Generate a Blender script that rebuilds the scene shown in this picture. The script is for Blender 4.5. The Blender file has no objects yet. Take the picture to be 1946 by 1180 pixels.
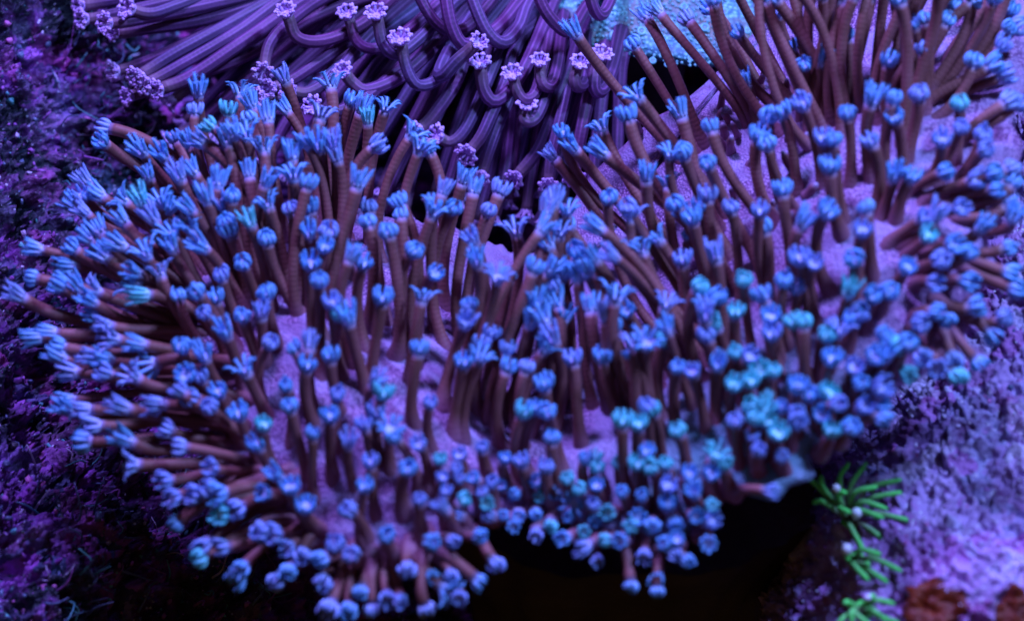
import bpy, math, random
import numpy as np
from mathutils import Vector, Matrix, noise

random.seed(7)
rng = np.random.default_rng(7)
scene = bpy.context.scene
K = 0.01                       # modelling unit is one centimetre

# ------------------------------------------------------------------ camera
D0 = 48.0                      # cm from lens to the sharp plane
FOCAL, SENSOR = 60.0, 36.0
PITCH = math.radians(40)
FWD = np.array([0.0, math.cos(PITCH), -math.sin(PITCH)])
UP = np.array([0.0, math.sin(PITCH), math.cos(PITCH)])
RIGHT = np.array([1.0, 0.0, 0.0])
CAM = -D0 * FWD + np.array([0.0, 0.0, 12.0])

cam_data = bpy.data.cameras.new('camera')
cam = bpy.data.objects.new('camera', cam_data)
scene.collection.objects.link(cam)
cam_data.lens = FOCAL
cam_data.sensor_width = SENSOR
cam_data.clip_start = 0.01
cam_data.clip_end = 20
cam.location = Vector(CAM * K)
cam.rotation_euler = (math.pi / 2 - PITCH, 0, 0)
cam_data.dof.use_dof = True
cam_data.dof.focus_distance = (D0 + 4.6) * K
cam_data.dof.aperture_fstop = 6.3
scene.camera = cam

# ------------------------------------------------------------------ light
world = bpy.data.worlds.new('World')
scene.world = world
world.use_nodes = True
wb = world.node_tree.nodes['Background']
wb.inputs['Color'].default_value = (1.0, 0.55, 0.25, 1)   # weak warm room light
wb.inputs['Strength'].default_value = 0.042


def lamp(name, loc, target, size, power, color):
    d = bpy.data.lights.new(name, 'AREA')
    d.shape = 'DISK'
    d.size = size * K
    d.energy = power
    d.color = color
    o = bpy.data.objects.new(name, d)
    scene.collection.objects.link(o)
    o.location = Vector(loc) * K
    o.rotation_euler = (Vector(target) - Vector(loc)).to_track_quat('-Z', 'Y').to_euler()
    return o


lamp('aquarium_lamp', (-11, 16, 62), (-3, 2, 12), 7, 5.3, (0.32, 0.25, 1.0))
lamp('aquarium_lamp', (28, -1, 60), (9, -1, 10), 7, 4.7, (0.26, 0.36, 1.0))

scene.view_settings.view_transform = 'Standard'
scene.view_settings.look = 'None'
scene.view_settings.exposure = 0.0
scene.view_settings.gamma = 1.0


# ------------------------------------------------------------------ helpers
def at(px, py, off):
    """point (cm) seen at photograph pixel px,py, off cm behind the sharp plane"""
    px = np.asarray(px, float); py = np.asarray(py, float)
    D = D0 + np.asarray(off, float)
    w = D * SENSOR / FOCAL / 1946.0
    X = (px - 973.0) * w
    Y = -(py - 590.0) * w
    return CAM + X[..., None] * RIGHT + Y[..., None] * UP + D[..., None] * FWD


def px_cm(off=0.0):
    return (D0 + off) * SENSOR / FOCAL / 1946.0


class TPS:
    """smooth surface through scattered control points"""
    def __init__(self, pts, smooth=0.0):
        P = np.array(pts, float)
        self.c = P[:, :2] / 400.0
        v = P[:, 2]
        n = len(P)
        A = np.zeros((n + 3, n + 3))
        A[:n, :n] = self.k(self.c, self.c) + smooth * np.eye(n)
        A[:n, n] = 1; A[:n, n + 1:] = self.c
        A[n, :n] = 1; A[n + 1:, :n] = self.c.T
        b = np.zeros(n + 3); b[:n] = v
        self.w = np.linalg.solve(A, b)

    @staticmethod
    def k(a, b):
        r2 = ((a[:, None, :] - b[None, :, :]) ** 2).sum(-1)
        return np.where(r2 > 1e-12, 0.5 * r2 * np.log(np.maximum(r2, 1e-12)), 0.0)

    def __call__(self, x, y):
        x = np.asarray(x, float); y = np.asarray(y, float)
        sh = x.shape
        q = np.stack([x.ravel(), y.ravel()], 1) / 400.0
        n = len(self.c)
        r = self.k(q, self.c) @ self.w[:n] + self.w[n] + q @ self.w[n + 1:]
        return r.reshape(sh)


class Builder:
    def __init__(self):
        self.v = []; self.f = []; self.uv = []; self.m = []
        self.n = 0

    def add(self, verts, faces, uvs=None, mat=0):
        verts = np.asarray(verts, float)
        off = self.n
        self.v.append(verts)
        self.n += len(verts)
        for f in faces:
            self.f.append([i + off for i in f])
            self.m.append(mat)
        if uvs is None:
            uvs = np.zeros((len(verts), 3))
        self.uv.append(np.asarray(uvs, float))

    def add_builder(self, b, M=None, mat=None):
        V = np.concatenate(b.v)
        if M is not None:
            V = V @ M[:3, :3].T + M[:3, 3]
        off = self.n
        self.v.append(V); self.n += len(V)
        self.f += [[i + off for i in f] for f in b.f]
        self.m += (b.m if mat is None else [mat] * len(b.f))
        self.uv.append(np.concatenate(b.uv))

    def mesh(self, name, mats, smooth=True):
        me = bpy.data.meshes.new(name)
        V = np.concatenate(self.v) * K
        me.from_pydata(V.tolist(), [], self.f)
        for m in mats:
            me.materials.append(m)
        UV = np.concatenate(self.uv)
        lay = me.uv_layers.new(name='UVMap')
        li = np.zeros(len(me.loops), dtype=np.int32)
        me.loops.foreach_get('vertex_index', li)
        lay.data.foreach_set('uv', UV[li][:, :2].astype(np.float32).ravel())
        lay2 = me.uv_layers.new(name='Foot')
        lay2.data.foreach_set('uv', UV[li][:, [2, 2]].astype(np.float32).ravel())
        me.polygons.foreach_set('material_index', np.array(self.m, dtype=np.int32))
        if smooth:
            me.polygons.foreach_set('use_smooth', np.ones(len(me.polygons), dtype=bool))
        me.update()
        return me


def link(name, mesh, parent=None, matrix=None):
    o = bpy.data.objects.new(name, mesh)
    scene.collection.objects.link(o)
    if parent:
        o.parent = parent
    if matrix is not None:
        o.matrix_local = matrix
    return o


def empty(name, loc):
    o = bpy.data.objects.new(name, None)
    scene.collection.objects.link(o)
    o.empty_display_size = 0.01
    o.location = Vector(loc) * K
    return o


def frames(P):
    """parallel transported frames along a polyline"""
    T = np.gradient(P, axis=0)
    T /= np.linalg.norm(T, axis=1)[:, None] + 1e-9
    a = np.array([0.0, 0.0, 1.0]) if abs(T[0][2]) < 0.8 else np.array([1.0, 0.0, 0.0])
    N = np.cross(T[0], a); N /= np.linalg.norm(N)
    out = []
    for t in T:
        N = N - t * N.dot(t); N /= np.linalg.norm(N)
        out.append((t, N, np.cross(t, N)))
    return out


def tube(b, P, R, sides=10, mat=0, cap=True, flute=0.0):
    P = np.asarray(P, float)
    R = np.broadcast_to(np.asarray(R, float), (len(P),))
    fr = frames(P)
    seg = np.linalg.norm(np.diff(P, axis=0), axis=1)
    s = np.concatenate([[0], np.cumsum(seg)])
    foot = s.copy()
    s = s - s[-1]                                    # 0 at the tip
    ang = np.arange(sides) / sides * 2 * math.pi
    V = []; UV = []
    for i, (t, n, bb) in enumerate(fr):
        rr = R[i] * (1 + flute * np.cos(8 * ang))
        V.append(P[i] + (np.cos(ang) * rr)[:, None] * n + (np.sin(ang) * rr)[:, None] * bb)
        UV.append(np.stack([np.abs(ang / math.pi - 1), np.full(sides, s[i]), np.full(sides, foot[i])], 1))
    V = np.concatenate(V); UV = np.concatenate(UV)
    F = []
    for i in range(len(P) - 1):
        for j in range(sides):
            k = (j + 1) % sides
            F.append((i * sides + j, i * sides + k, (i + 1) * sides + k, (i + 1) * sides + j))
    if cap:
        base = (len(P) - 1) * sides
        F.append(tuple(base + j for j in range(sides)))
        F.append(tuple(reversed(range(sides))))
    b.add(V, F, UV, mat)


ICO_V = None
def ico(sub=1):
    t = (1 + 5 ** .5) / 2
    v = [(-1, t, 0), (1, t, 0), (-1, -t, 0), (1, -t, 0), (0, -1, t), (0, 1, t), (0, -1, -t), (0, 1, -t),
         (t, 0, -1), (t, 0, 1), (-t, 0, -1), (-t, 0, 1)]
    f = [(0, 11, 5), (0, 5, 1), (0, 1, 7), (0, 7, 10), (0, 10, 11), (1, 5, 9), (5, 11, 4), (11, 10, 2), (10, 7, 6),
         (7, 1, 8), (3, 9, 4), (3, 4, 2), (3, 2, 6), (3, 6, 8), (3, 8, 9), (4, 9, 5), (2, 4, 11), (6, 2, 10),
         (8, 6, 7), (9, 8, 1)]
    v = [np.array(p) / np.linalg.norm(p) for p in v]
    for _ in range(sub):
        cache = {}; nf = []
        def mid(a, c):
            k = (min(a, c), max(a, c))
            if k not in cache:
                m = v[a] + v[c]; v.append(m / np.linalg.norm(m)); cache[k] = len(v) - 1
            return cache[k]
        for a, c, d in f:
            x, y, z = mid(a, c), mid(c, d), mid(d, a)
            nf += [(a, x, z), (c, y, x), (d, z, y), (x, y, z)]
        f = nf
    return np.array(v), f


ICO0 = ico(0); ICO1 = ico(1)


def catmull(pts, n):
    pts = np.asarray(pts, float)
    if len(pts) == 2:
        return pts[0] + (pts[1] - pts[0]) * np.linspace(0, 1, n)[:, None]
    p = np.concatenate([[2 * pts[0] - pts[1]], pts, [2 * pts[-1] - pts[-2]]])
    seg = np.linalg.norm(np.diff(pts, axis=0), axis=1) ** 0.5
    cum = np.concatenate([[0], np.cumsum(seg)]) / seg.sum()
    out = []
    for u in np.linspace(0, 1, n):
        i = min(int(np.searchsorted(cum, u, side='right')) - 1, len(pts) - 2)
        t = (u - cum[i]) / (cum[i + 1] - cum[i])
        a, b, c, d = p[i:i + 4]
        out.append(0.5 * ((2 * b) + (-a + c) * t + (2 * a - 5 * b + 4 * c - d) * t * t + (-a + 3 * b - 3 * c + d) * t ** 3))
    return np.array(out)


# ------------------------------------------------------------------ materials
def new_mat(name):
    m = bpy.data.materials.new(name)
    m.use_nodes = True
    nt = m.node_tree
    return m, nt, nt.nodes['Principled BSDF']


def N(nt, t, **kw):
    n = nt.nodes.new(t)
    for k, v in kw.items():
        setattr(n, k, v)
    return n


def ramp(nt, fac, stops, interp='LINEAR'):
    r = N(nt, 'ShaderNodeValToRGB')
    r.color_ramp.interpolation = interp
    e = r.color_ramp.elements
    while len(e) < len(stops):
        e.new(0.5)
    for el, (p, c) in zip(e, stops):
        el.position = p
        el.color = tuple(c) + (1,)
    nt.links.new(fac, r.inputs['Fac'])
    return r.outputs['Color']


def noise_tex(nt, scale, detail=3, rough=0.6, vec=None):
    n = N(nt, 'ShaderNodeTexNoise')
    n.inputs['Scale'].default_value = scale
    n.inputs['Detail'].default_value = detail
    n.inputs['Roughness'].default_value = rough
    if vec is not None:
        nt.links.new(vec, n.inputs['Vector'])
    return n.outputs['Fac']


def voro(nt, scale, vec=None, feature='F1'):
    n = N(nt, 'ShaderNodeTexVoronoi', feature=feature)
    n.inputs['Scale'].default_value = scale
    if vec is not None:
        nt.links.new(vec, n.inputs['Vector'])
    return n.outputs['Distance']


def obj_coord(nt):
    g = N(nt, 'ShaderNodeNewGeometry')
    return g.outputs['Position']


def mix(nt, fac, a, b, kind='MIX'):
    m = N(nt, 'ShaderNodeMix', data_type='RGBA', blend_type=kind)
    if isinstance(fac, (int, float)):
        m.inputs[0].default_value = fac
    else:
        nt.links.new(fac, m.inputs[0])
    for s, i in ((a, 6), (b, 7)):
        if isinstance(s, tuple):
            m.inputs[i].default_value = s + (1,)
        else:
            nt.links.new(s, m.inputs[i])
    return m.outputs[2]


def math_node(nt, op, a, b=None, clamp=False):
    m = N(nt, 'ShaderNodeMath', operation=op, use_clamp=clamp)
    for s, i in ((a, 0), (b, 1)):
        if s is None:
            continue
        if isinstance(s, (int, float)):
            m.inputs[i].default_value = s
        else:
            nt.links.new(s, m.inputs[i])
    return m.outputs[0]


def bump(nt, bsdf, height, strength, dist=0.0005):
    b = N(nt, 'ShaderNodeBump')
    b.inputs['Strength'].default_value = strength
    b.inputs['Distance'].default_value = dist
    nt.links.new(height, b.inputs['Height'])
    nt.links.new(b.outputs['Normal'], bsdf.inputs['Normal'])


def stalk_material(name, base, alt, tip, tip_len, rings, stripes, rough=0.5, spec=0.35, foot=None, ring_amp=0.35, vary=False):
    m, nt, p = new_mat(name)
    uv = N(nt, 'ShaderNodeUVMap', uv_map='UVMap')
    sep = N(nt, 'ShaderNodeSeparateXYZ')
    nt.links.new(uv.outputs['UV'], sep.inputs[0])
    pos = obj_coord(nt)
    nz = noise_tex(nt, 90, 3, 0.6, pos)
    col = ramp(nt, nz, [(0.3, base), (0.7, alt)])
    u8 = math_node(nt, 'MULTIPLY', sep.outputs['X'], 4 * 2 * math.pi)
    st = math_node(nt, 'COSINE', u8)
    st01 = math_node(nt, 'MULTIPLY_ADD', st, 0.5)
    nt.nodes[-1].inputs[2].default_value = 0.5
    if stripes > 0:
        stp = math_node(nt, 'POWER', st01, 3.0)
        fac = math_node(nt, 'MULTIPLY', stp, stripes)
        fac = math_node(nt, 'MULTIPLY', fac, math_node(nt, 'MULTIPLY', noise_tex(nt, 130, 3, 0.6, pos), 1.6), True)
        col = mix(nt, fac, col, tuple(min(1, c * 2.6 + 0.05) for c in alt))
    if vary:                                   # each stalk its own tone
        oi = N(nt, 'ShaderNodeObjectInfo')
        col = mix(nt, 1.0, col, ramp(nt, oi.outputs['Random'], [(0.0, (0.55, 0.6, 0.75)), (0.3, (1.0, 0.75, 0.85)), (0.6, (0.75, 1.1, 1.0)), (0.85, (1.15, 0.9, 1.1)), (1.0, (0.7, 1.6, 1.2))]), 'MULTIPLY')
    if foot:
        uf = N(nt, 'ShaderNodeUVMap', uv_map='Foot')
        sf = N(nt, 'ShaderNodeSeparateXYZ')
        nt.links.new(uf.outputs['UV'], sf.inputs[0])
        ff = math_node(nt, 'MULTIPLY_ADD', sf.outputs['X'], -1.0 / 0.9)
        ff.node.inputs[2].default_value = 1.0
        ff = math_node(nt, 'MAXIMUM', ff, 0.0, True)
        col = mix(nt, ff, col, foot)
    # paler neck just below the crown
    g = math_node(nt, 'MULTIPLY_ADD', sep.outputs['Y'], 1.0 / tip_len)
    nt.nodes[-1].inputs[2].default_value = 1.0
    g = math_node(nt, 'MAXIMUM', g, 0.0, True)
    col = mix(nt, g, col, tip)
    nt.links.new(col, p.inputs['Base Color'])
    p.inputs['Roughness'].default_value = rough
    p.inputs['Specular IOR Level'].default_value = spec
    # fine rings around the stalk and skin grain
    wob = noise_tex(nt, 300, 2, 0.5, pos)
    ph = math_node(nt, 'MULTIPLY_ADD', sep.outputs['Y'], rings)
    nt.links.new(math_node(nt, 'MULTIPLY', wob, 5.0), ph.node.inputs[2])
    rg = math_node(nt, 'SINE', ph)
    h = math_node(nt, 'MULTIPLY_ADD', rg, ring_amp)
    nt.links.new(noise_tex(nt, 1600, 3, 0.7, pos), h.node.inputs[2])
    if stripes > 0:
        h2 = math_node(nt, 'MULTIPLY_ADD', st01, 0.8)
        nt.links.new(h, h2.node.inputs[2])
        h = h2
    bump(nt, p, h, 0.45, 0.00025)
    return m


def simple_material(name, c1, c2, scale, rough=0.5, spec=0.3, bscale=900, bstr=0.4, bdist=0.0003, sss=0.0):
    m, nt, p = new_mat(name)
    pos = obj_coord(nt)
    nz = noise_tex(nt, scale, 3, 0.6, pos)
    col = ramp(nt, nz, [(0.32, c1), (0.68, c2)])
    nt.links.new(col, p.inputs['Base Color'])
    p.inputs['Roughness'].default_value = rough
    p.inputs['Specular IOR Level'].default_value = spec
    if sss:
        p.inputs['Subsurface Weight'].default_value = sss
        p.inputs['Subsurface Radius'].default_value = (0.5, 0.6, 1.0)
        p.inputs['Subsurface Scale'].default_value = 0.002
    bump(nt, p, noise_tex(nt, bscale, 3, 0.7, pos), bstr, bdist)
    return m


def cap_material(name, c_low, c_mid, c_hi, cell, patch=None, spot=None):
    m, nt, p = new_mat(name)
    pos = obj_coord(nt)
    v = voro(nt, cell, pos)
    nz = noise_tex(nt, 60, 4, 0.6, pos)
    col = ramp(nt, v, [(0.05, c_hi), (0.35, c_mid), (0.7, c_low)])
    if patch:
        col = mix(nt, ramp(nt, nz, [(0.42, (0, 0, 0)), (0.62, (1, 1, 1))]), col, patch)
    if spot:                                   # a lobe with another pigment
        centre, radius, colour = spot
        vd = N(nt, 'ShaderNodeVectorMath', operation='DISTANCE')
        nt.links.new(pos, vd.inputs[0])
        vd.inputs[1].default_value = tuple(c * K for c in centre)
        dn = math_node(nt, 'MULTIPLY_ADD', nz, 0.03)
        nt.links.new(vd.outputs['Value'], dn.node.inputs[2])
        f = math_node(nt, 'MULTIPLY_ADD', dn, -1.0 / (radius * K))
        f.node.inputs[2].default_value = 1.4
        f = math_node(nt, 'MAXIMUM', f, 0.0, True)
        col = mix(nt, math_node(nt, 'MINIMUM', f, 0.85), col, colour)
    nt.links.new(col, p.inputs['Base Color'])
    p.inputs['Roughness'].default_value = 0.5
    p.inputs['Specular IOR Level'].default_value = 0.35
    h = math_node(nt, 'SUBTRACT', 1.0, v)
    h2 = math_node(nt, 'MULTIPLY_ADD', noise_tex(nt, 250, 3, 0.6, pos), 0.8)
    nt.links.new(h, h2.node.inputs[2])
    bump(nt, p, h2, 0.7, 0.0006)
    return m


def rock_material(name, dark, stops, scale, sparkle=None, rough=0.55, crev_shade=0.5, patch=None):
    """encrusted live rock: irregular patches of several coralline and algae colours, with painted crevice shade and sparkles"""
    m, nt, p = new_mat(name)
    pos = obj_coord(nt)
    warp = N(nt, 'ShaderNodeTexNoise')
    warp.inputs['Scale'].default_value = 70
    warp.inputs['Detail'].default_value = 4
    nt.links.new(pos, warp.inputs['Vector'])
    vm = N(nt, 'ShaderNodeVectorMath', operation='MULTIPLY_ADD')
    nt.links.new(warp.outputs['Color'], vm.inputs[0])
    vm.inputs[1].default_value = (0.03, 0.03, 0.03)
    nt.links.new(pos, vm.inputs[2])
    vv = N(nt, 'ShaderNodeTexVoronoi', feature='F1')
    vv.inputs['Scale'].default_value = scale
    nt.links.new(vm.outputs[0], vv.inputs['Vector'])
    sp = N(nt, 'ShaderNodeSeparateXYZ')
    nt.links.new(vv.outputs['Color'], sp.inputs[0])
    col = ramp(nt, sp.outputs['X'], stops, 'LINEAR')
    big = noise_tex(nt, 55, 5, 0.65, pos)
    col = mix(nt, ramp(nt, big, [(crev_shade - 0.08, (1, 1, 1)), (crev_shade + 0.1, (0, 0, 0))]), col, dark)  # shade of crevices put into the colour, spread by noise
    if patch:
        pn = noise_tex(nt, 28, 4, 0.6, pos)
        col = mix(nt, ramp(nt, pn, [(0.56, (0, 0, 0)), (0.64, (0.85, 0.85, 0.85))]), col, patch)
    if sparkle:
        sv = voro(nt, 420, pos)
        sf = ramp(nt, sv, [(0.12, (1, 1, 1)), (0.22, (0, 0, 0))])
        sn = ramp(nt, noise_tex(nt, 90, 2, 0.5, pos), [(0.5, (0, 0, 0)), (0.62, (1, 1, 1))])
        col = mix(nt, mix(nt, 1.0, sf, sn, 'MULTIPLY'), col, sparkle)  # sparkles painted into the colour as pale points
    nt.links.new(col, p.inputs['Base Color'])
    p.inputs['Roughness'].default_value = rough
    p.inputs['Specular IOR Level'].default_value = 0.5
    h = math_node(nt, 'ADD', noise_tex(nt, 260, 6, 0.7, pos), math_node(nt, 'MULTIPLY', voro(nt, 500, pos), 0.5))
    bump(nt, p, h, 0.9, 0.0015)
    return m


def crown_material(name, base, mid, tip):
    """pale at the root of each tentacle, saturated at its tip"""
    m, nt, p = new_mat(name)
    uv = N(nt, 'ShaderNodeUVMap', uv_map='UVMap')
    sep = N(nt, 'ShaderNodeSeparateXYZ')
    nt.links.new(uv.outputs['UV'], sep.inputs[0])
    g = math_node(nt, 'MULTIPLY_ADD', sep.outputs['Y'], 1.0 / 0.55)
    g.node.inputs[2].default_value = 1.0
    pos = obj_coord(nt)
    nz = noise_tex(nt, 160, 3, 0.6, pos)
    g2 = math_node(nt, 'ADD', g, math_node(nt, 'MULTIPLY', math_node(nt, 'SUBTRACT', nz, 0.5), 0.7))
    col = ramp(nt, g2, [(0.0, base), (0.45, mid), (1.0, tip)])
    nt.links.new(col, p.inputs['Base Color'])
    p.inputs['Roughness'].default_value = 0.38
    p.inputs['Specular IOR Level'].default_value = 0.55
    p.inputs['Subsurface Weight'].default_value = 0.25
    p.inputs['Subsurface Radius'].default_value = (0.6, 0.8, 1.0)
    p.inputs['Subsurface Scale'].default_value = 0.0012
    bump(nt, p, noise_tex(nt, 1500, 3, 0.7, pos), 0.5, 0.0003)
    return m


M_STALK = stalk_material('polyp_stalk_brown', (0.17, 0.066, 0.05), (0.30, 0.115, 0.115), (0.34, 0.28, 0.46), 0.14, 44, 0.0, foot=(0.30, 0.13, 0.22), ring_amp=0.16)
M_STALK_BACK = stalk_material('polyp_stalk_violet', (0.07, 0.035, 0.09), (0.15, 0.055, 0.165), (0.20, 0.12, 0.15), 0.9, 40, 0.5, ring_amp=0.12, vary=True)
M_CROWN = {
    'blue': crown_material('crown_blue', (0.50, 0.58, 0.86), (0.25, 0.52, 0.86), (0.11, 0.40, 0.76)),
    'violet': crown_material('crown_periwinkle', (0.52, 0.55, 0.85), (0.34, 0.48, 0.82), (0.20, 0.34, 0.74)),
    'teal': crown_material('crown_teal', (0.42, 0.85, 0.88), (0.20, 0.80, 0.80), (0.10, 0.62, 0.64)),
}
M_CROWN_BACK = simple_material('crown_lilac', (0.50, 0.32, 0.70), (0.72, 0.52, 0.85), 300, 0.45, 0.4)
M_CAP = cap_material('coral_skin_mauve', (0.16, 0.065, 0.18), (0.41, 0.21, 0.43), (0.70, 0.50, 0.72), 1250, (0.37, 0.28, 0.50), (at(1420, 900, -3.5), 4.6, (0.09, 0.30, 0.36)))
M_CAP_BACK = cap_material('coral_skin_teal', (0.07, 0.20, 0.30), (0.16, 0.50, 0.52), (0.40, 0.85, 0.75), 620, (0.22, 0.20, 0.16))
M_STEM = simple_material('coral_stem_dark', (0.035, 0.022, 0.018), (0.06, 0.04, 0.03), 60, 0.6, 0.2, 400, 0.6, 0.001)
M_WALL = rock_material('live_rock_purple', (0.008, 0.014, 0.028),
                       [(0.0, (0.02, 0.04, 0.09)), (0.25, (0.28, 0.055, 0.40)), (0.45, (0.48, 0.13, 0.60)), (0.6, (0.06, 0.14, 0.28)), (0.8, (0.44, 0.06, 0.36)), (1.0, (0.20, 0.16, 0.34))],
                       110, (0.6, 0.65, 0.8), crev_shade=0.49)
M_RIGHT = rock_material('live_rock_lavender', (0.10, 0.03, 0.12),
                        [(0.0, (0.35, 0.22, 0.50)), (0.3, (0.55, 0.38, 0.68)), (0.6, (0.42, 0.16, 0.48)), (0.8, (0.38, 0.36, 0.62)), (1.0, (0.66, 0.55, 0.78))],
                        90, (0.85, 0.85, 0.9), crev_shade=0.38, patch=(0.30, 0.05, 0.24))
M_SPONGE = simple_material('encrusting_rust', (0.08, 0.009, 0.002), (0.20, 0.03, 0.004), 120, 0.5, 0.3, 500, 0.5, 0.0008)
M_GREEN = stalk_material('star_tentacle_green', (0.16, 0.13, 0.12), (0.20, 0.20, 0.13), (0.12, 0.98, 0.14), 1.15, 20, 0.0)
M_MOUTH = simple_material('star_mouth_white', (0.75, 0.85, 0.85), (0.85, 0.9, 0.9), 400)
M_NOD = {
    'purple': simple_material('nodule_purple', (0.24, 0.07, 0.32), (0.42, 0.14, 0.46), 200, 0.45, 0.5, 500, 0.9, 0.001),
    'pink': simple_material('nodule_pink', (0.45, 0.10, 0.34), (0.60, 0.22, 0.48), 200, 0.45, 0.5, 500, 0.9, 0.001),
    'slate': simple_material('nodule_slate', (0.05, 0.08, 0.16), (0.14, 0.20, 0.32), 200, 0.4, 0.6, 500, 0.9, 0.001),
    'teal': simple_material('nodule_teal', (0.05, 0.30, 0.34), (0.16, 0.50, 0.46), 200, 0.4, 0.6, 500, 0.9, 0.001),
    'pale': simple_material('nodule_pale', (0.45, 0.40, 0.60), (0.62, 0.56, 0.70), 200, 0.4, 0.6, 500, 0.9, 0.001),
    'dark': simple_material('nodule_dark', (0.015, 0.015, 0.025), (0.04, 0.04, 0.06), 200, 0.45, 0.5, 500, 0.9, 0.001),
}

# ------------------------------------------------------------------ rock of the setting
WALL = TPS([(-450, -300, 9), (-450, 600, 3), (-450, 1500, -2), (0, 0, 8), (0, 600, 4.5), (0, 1180, 0), (200, 200, 10),
            (200, 900, 5), (330, 300, 13), (450, 700, 13), (450, 1100, 7), (700, 1180, 9), (1000, 1500, 7),
            (1000, 600, 19), (600, 0, 17), (1000, 0, 21), (1500, 0, 19), (1946, 0, 15), (2400, -300, 14), (2400, 600, 12),
            (1500, 800, 15), (1600, 1500, 8), (2400, 1500, 6), (600, -300, 19), (1500, -300, 20)], 0.01)


def rock_disp(p, amp, seed):
    q = Vector(p) + Vector((seed, seed * 1.7, -seed))
    q = q + 0.55 * noise.noise_vector(q * 0.9) + 0.16 * noise.noise_vector(q * 3.1)
    a = noise.hetero_terrain(q * 0.30, 0.9, 2.1, 5, 0.6) - 0.6
    b = 1.0 - noise.voronoi(q * 0.8)[0][0]
    c = noise.turbulence(q * 1.3, 5, True, noise_basis='PERLIN_ORIGINAL', amplitude_scale=0.6, frequency_scale=2.1)
    e = 1.0 - noise.voronoi(q * 2.9)[0][0]
    f = noise.fractal(q * 5.0, 0.6, 2.0, 3)
    return amp * (0.6 * a + 0.7 * b + 0.75 * c + 0.42 * e + 0.22 * f - 1.1)


def rock_sheet(surf, xs, ys, amp, seed, edge=None):
    X, Y = np.meshgrid(xs, ys)
    off = surf(X, Y)
    P = at(X, Y, off)
    gx = np.gradient(P, axis=1); gy = np.gradient(P, axis=0)
    nr = np.cross(gy, gx); nr /= np.linalg.norm(nr, axis=2)[..., None] + 1e-9
    if (nr @ FWD).mean() > 0:
        nr = -nr
    h, w = X.shape
    for i in range(h):
        for j in range(w):
            P[i, j] += nr[i, j] * rock_disp(P[i, j], amp, seed)
    V = P.reshape(-1, 3)
    F = [(i * w + j, (i + 1) * w + j, (i + 1) * w + j + 1, i * w + j + 1) for i in range(h - 1) for j in range(w - 1)]
    b = Builder()
    b.add(V, F)
    return b, P, nr


def scatter_nodules(P, nr, count, weights, smin, smax, mask=None):
    """loose crumbs, algae tufts and coralline knobs on the rock face"""
    b = Builder()
    keys = list(M_NOD)
    w = np.array([weights.get(k, 0) for k in keys], float); w /= w.sum()
    h, wd = P.shape[:2]
    made = 0
    while made < count:
        i = rng.integers(0, h); j = rng.integers(0, wd)
        if mask is not None and not mask[i, j]:
            continue
        if mask is None and False:
            continue
        kk = rng.choice(len(keys), p=w)
        s = smin * (smax / smin) ** (rng.random() ** 1.6)
        c = P[i, j] - nr[i, j] * s * 0.1
        V, F = ICO1 if s > 0.14 else ICO0
        sc = s * (0.6 + 0.8 * rng.random(3))
        V = V * sc
        V = V * (1 + 1.1 * (rng.random((len(V), 1)) - 0.5))
        a = rng.random(3) * 6.28
        R = np.array(Matrix.Rotation(a[0], 3, 'X') @ Matrix.Rotation(a[1], 3, 'Y') @ Matrix.Rotation(a[2], 3, 'Z'))
        b.add(V @ R.T + c, F, None, int(kk))
        made += 1
    return b


xs = np.concatenate([np.arange(-450, -60, 16), np.arange(-60, 480, 3.6), np.arange(480, 760, 12), np.arange(760, 2400, 32)])
ys = np.concatenate([np.arange(-300, -40, 16), np.arange(-40, 1240, 3.6), np.arange(1240, 1500, 16)])
b, PW, NW = rock_sheet(WALL, xs, ys, 1.2, 3.1)
rock_wall = link('rock_wall', b.mesh('rock_wall', [M_WALL]))
rock_wall['kind'] = 'structure'
XX, YY = np.meshgrid(xs, ys)
mask = (XX > -100) & (XX < 520) & (YY > -60) & (YY < 1240)
nb = scatter_nodules(PW, NW, 3600, {'purple': 6, 'pink': 1.6, 'slate': 4, 'teal': 1.8, 'pale': 1.0, 'dark': 3}, 0.02, 0.13, mask)
o = link('algae_crumbs', nb.mesh('algae_crumbs', list(M_NOD.values())), rock_wall)
o['kind'] = 'stuff'

# thin algae threads in the hollow at the lower left
b = Builder()
tk = ['slate', 'teal', 'purple', 'pale']
for _ in range(420):
    x = random.uniform(60, 620) if _ > 150 else random.uniform(120, 380)
    y = random.uniform(820, 1200) if _ > 150 else random.uniform(60, 420)
    i = int(np.argmin(abs(ys - y))); j = int(np.argmin(abs(xs - x)))
    p = PW[i, j]; d = NW[i, j] + rng.normal(0, 0.7, 3); d /= np.linalg.norm(d)
    L = random.uniform(0.4, 1.3)
    e = rng.normal(0, 0.5, 3) + np.array([0, 0, 0.3])
    P = catmull(np.array([p - d * 0.1, p + d * L * 0.5, p + d * L * 0.8 + e * L * 0.5]), 7)
    tube(b, P, np.interp(np.linspace(0, 1, 7), [0, 1], [0.035, 0.015]) * random.uniform(0.6, 1.6), 5, random.choices(range(4), [5, 3, 2, 1])[0])
o = link('algae_threads', b.mesh('algae_threads', [M_NOD[k] for k in tk]), rock_wall)
o['kind'] = 'stuff'

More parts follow.
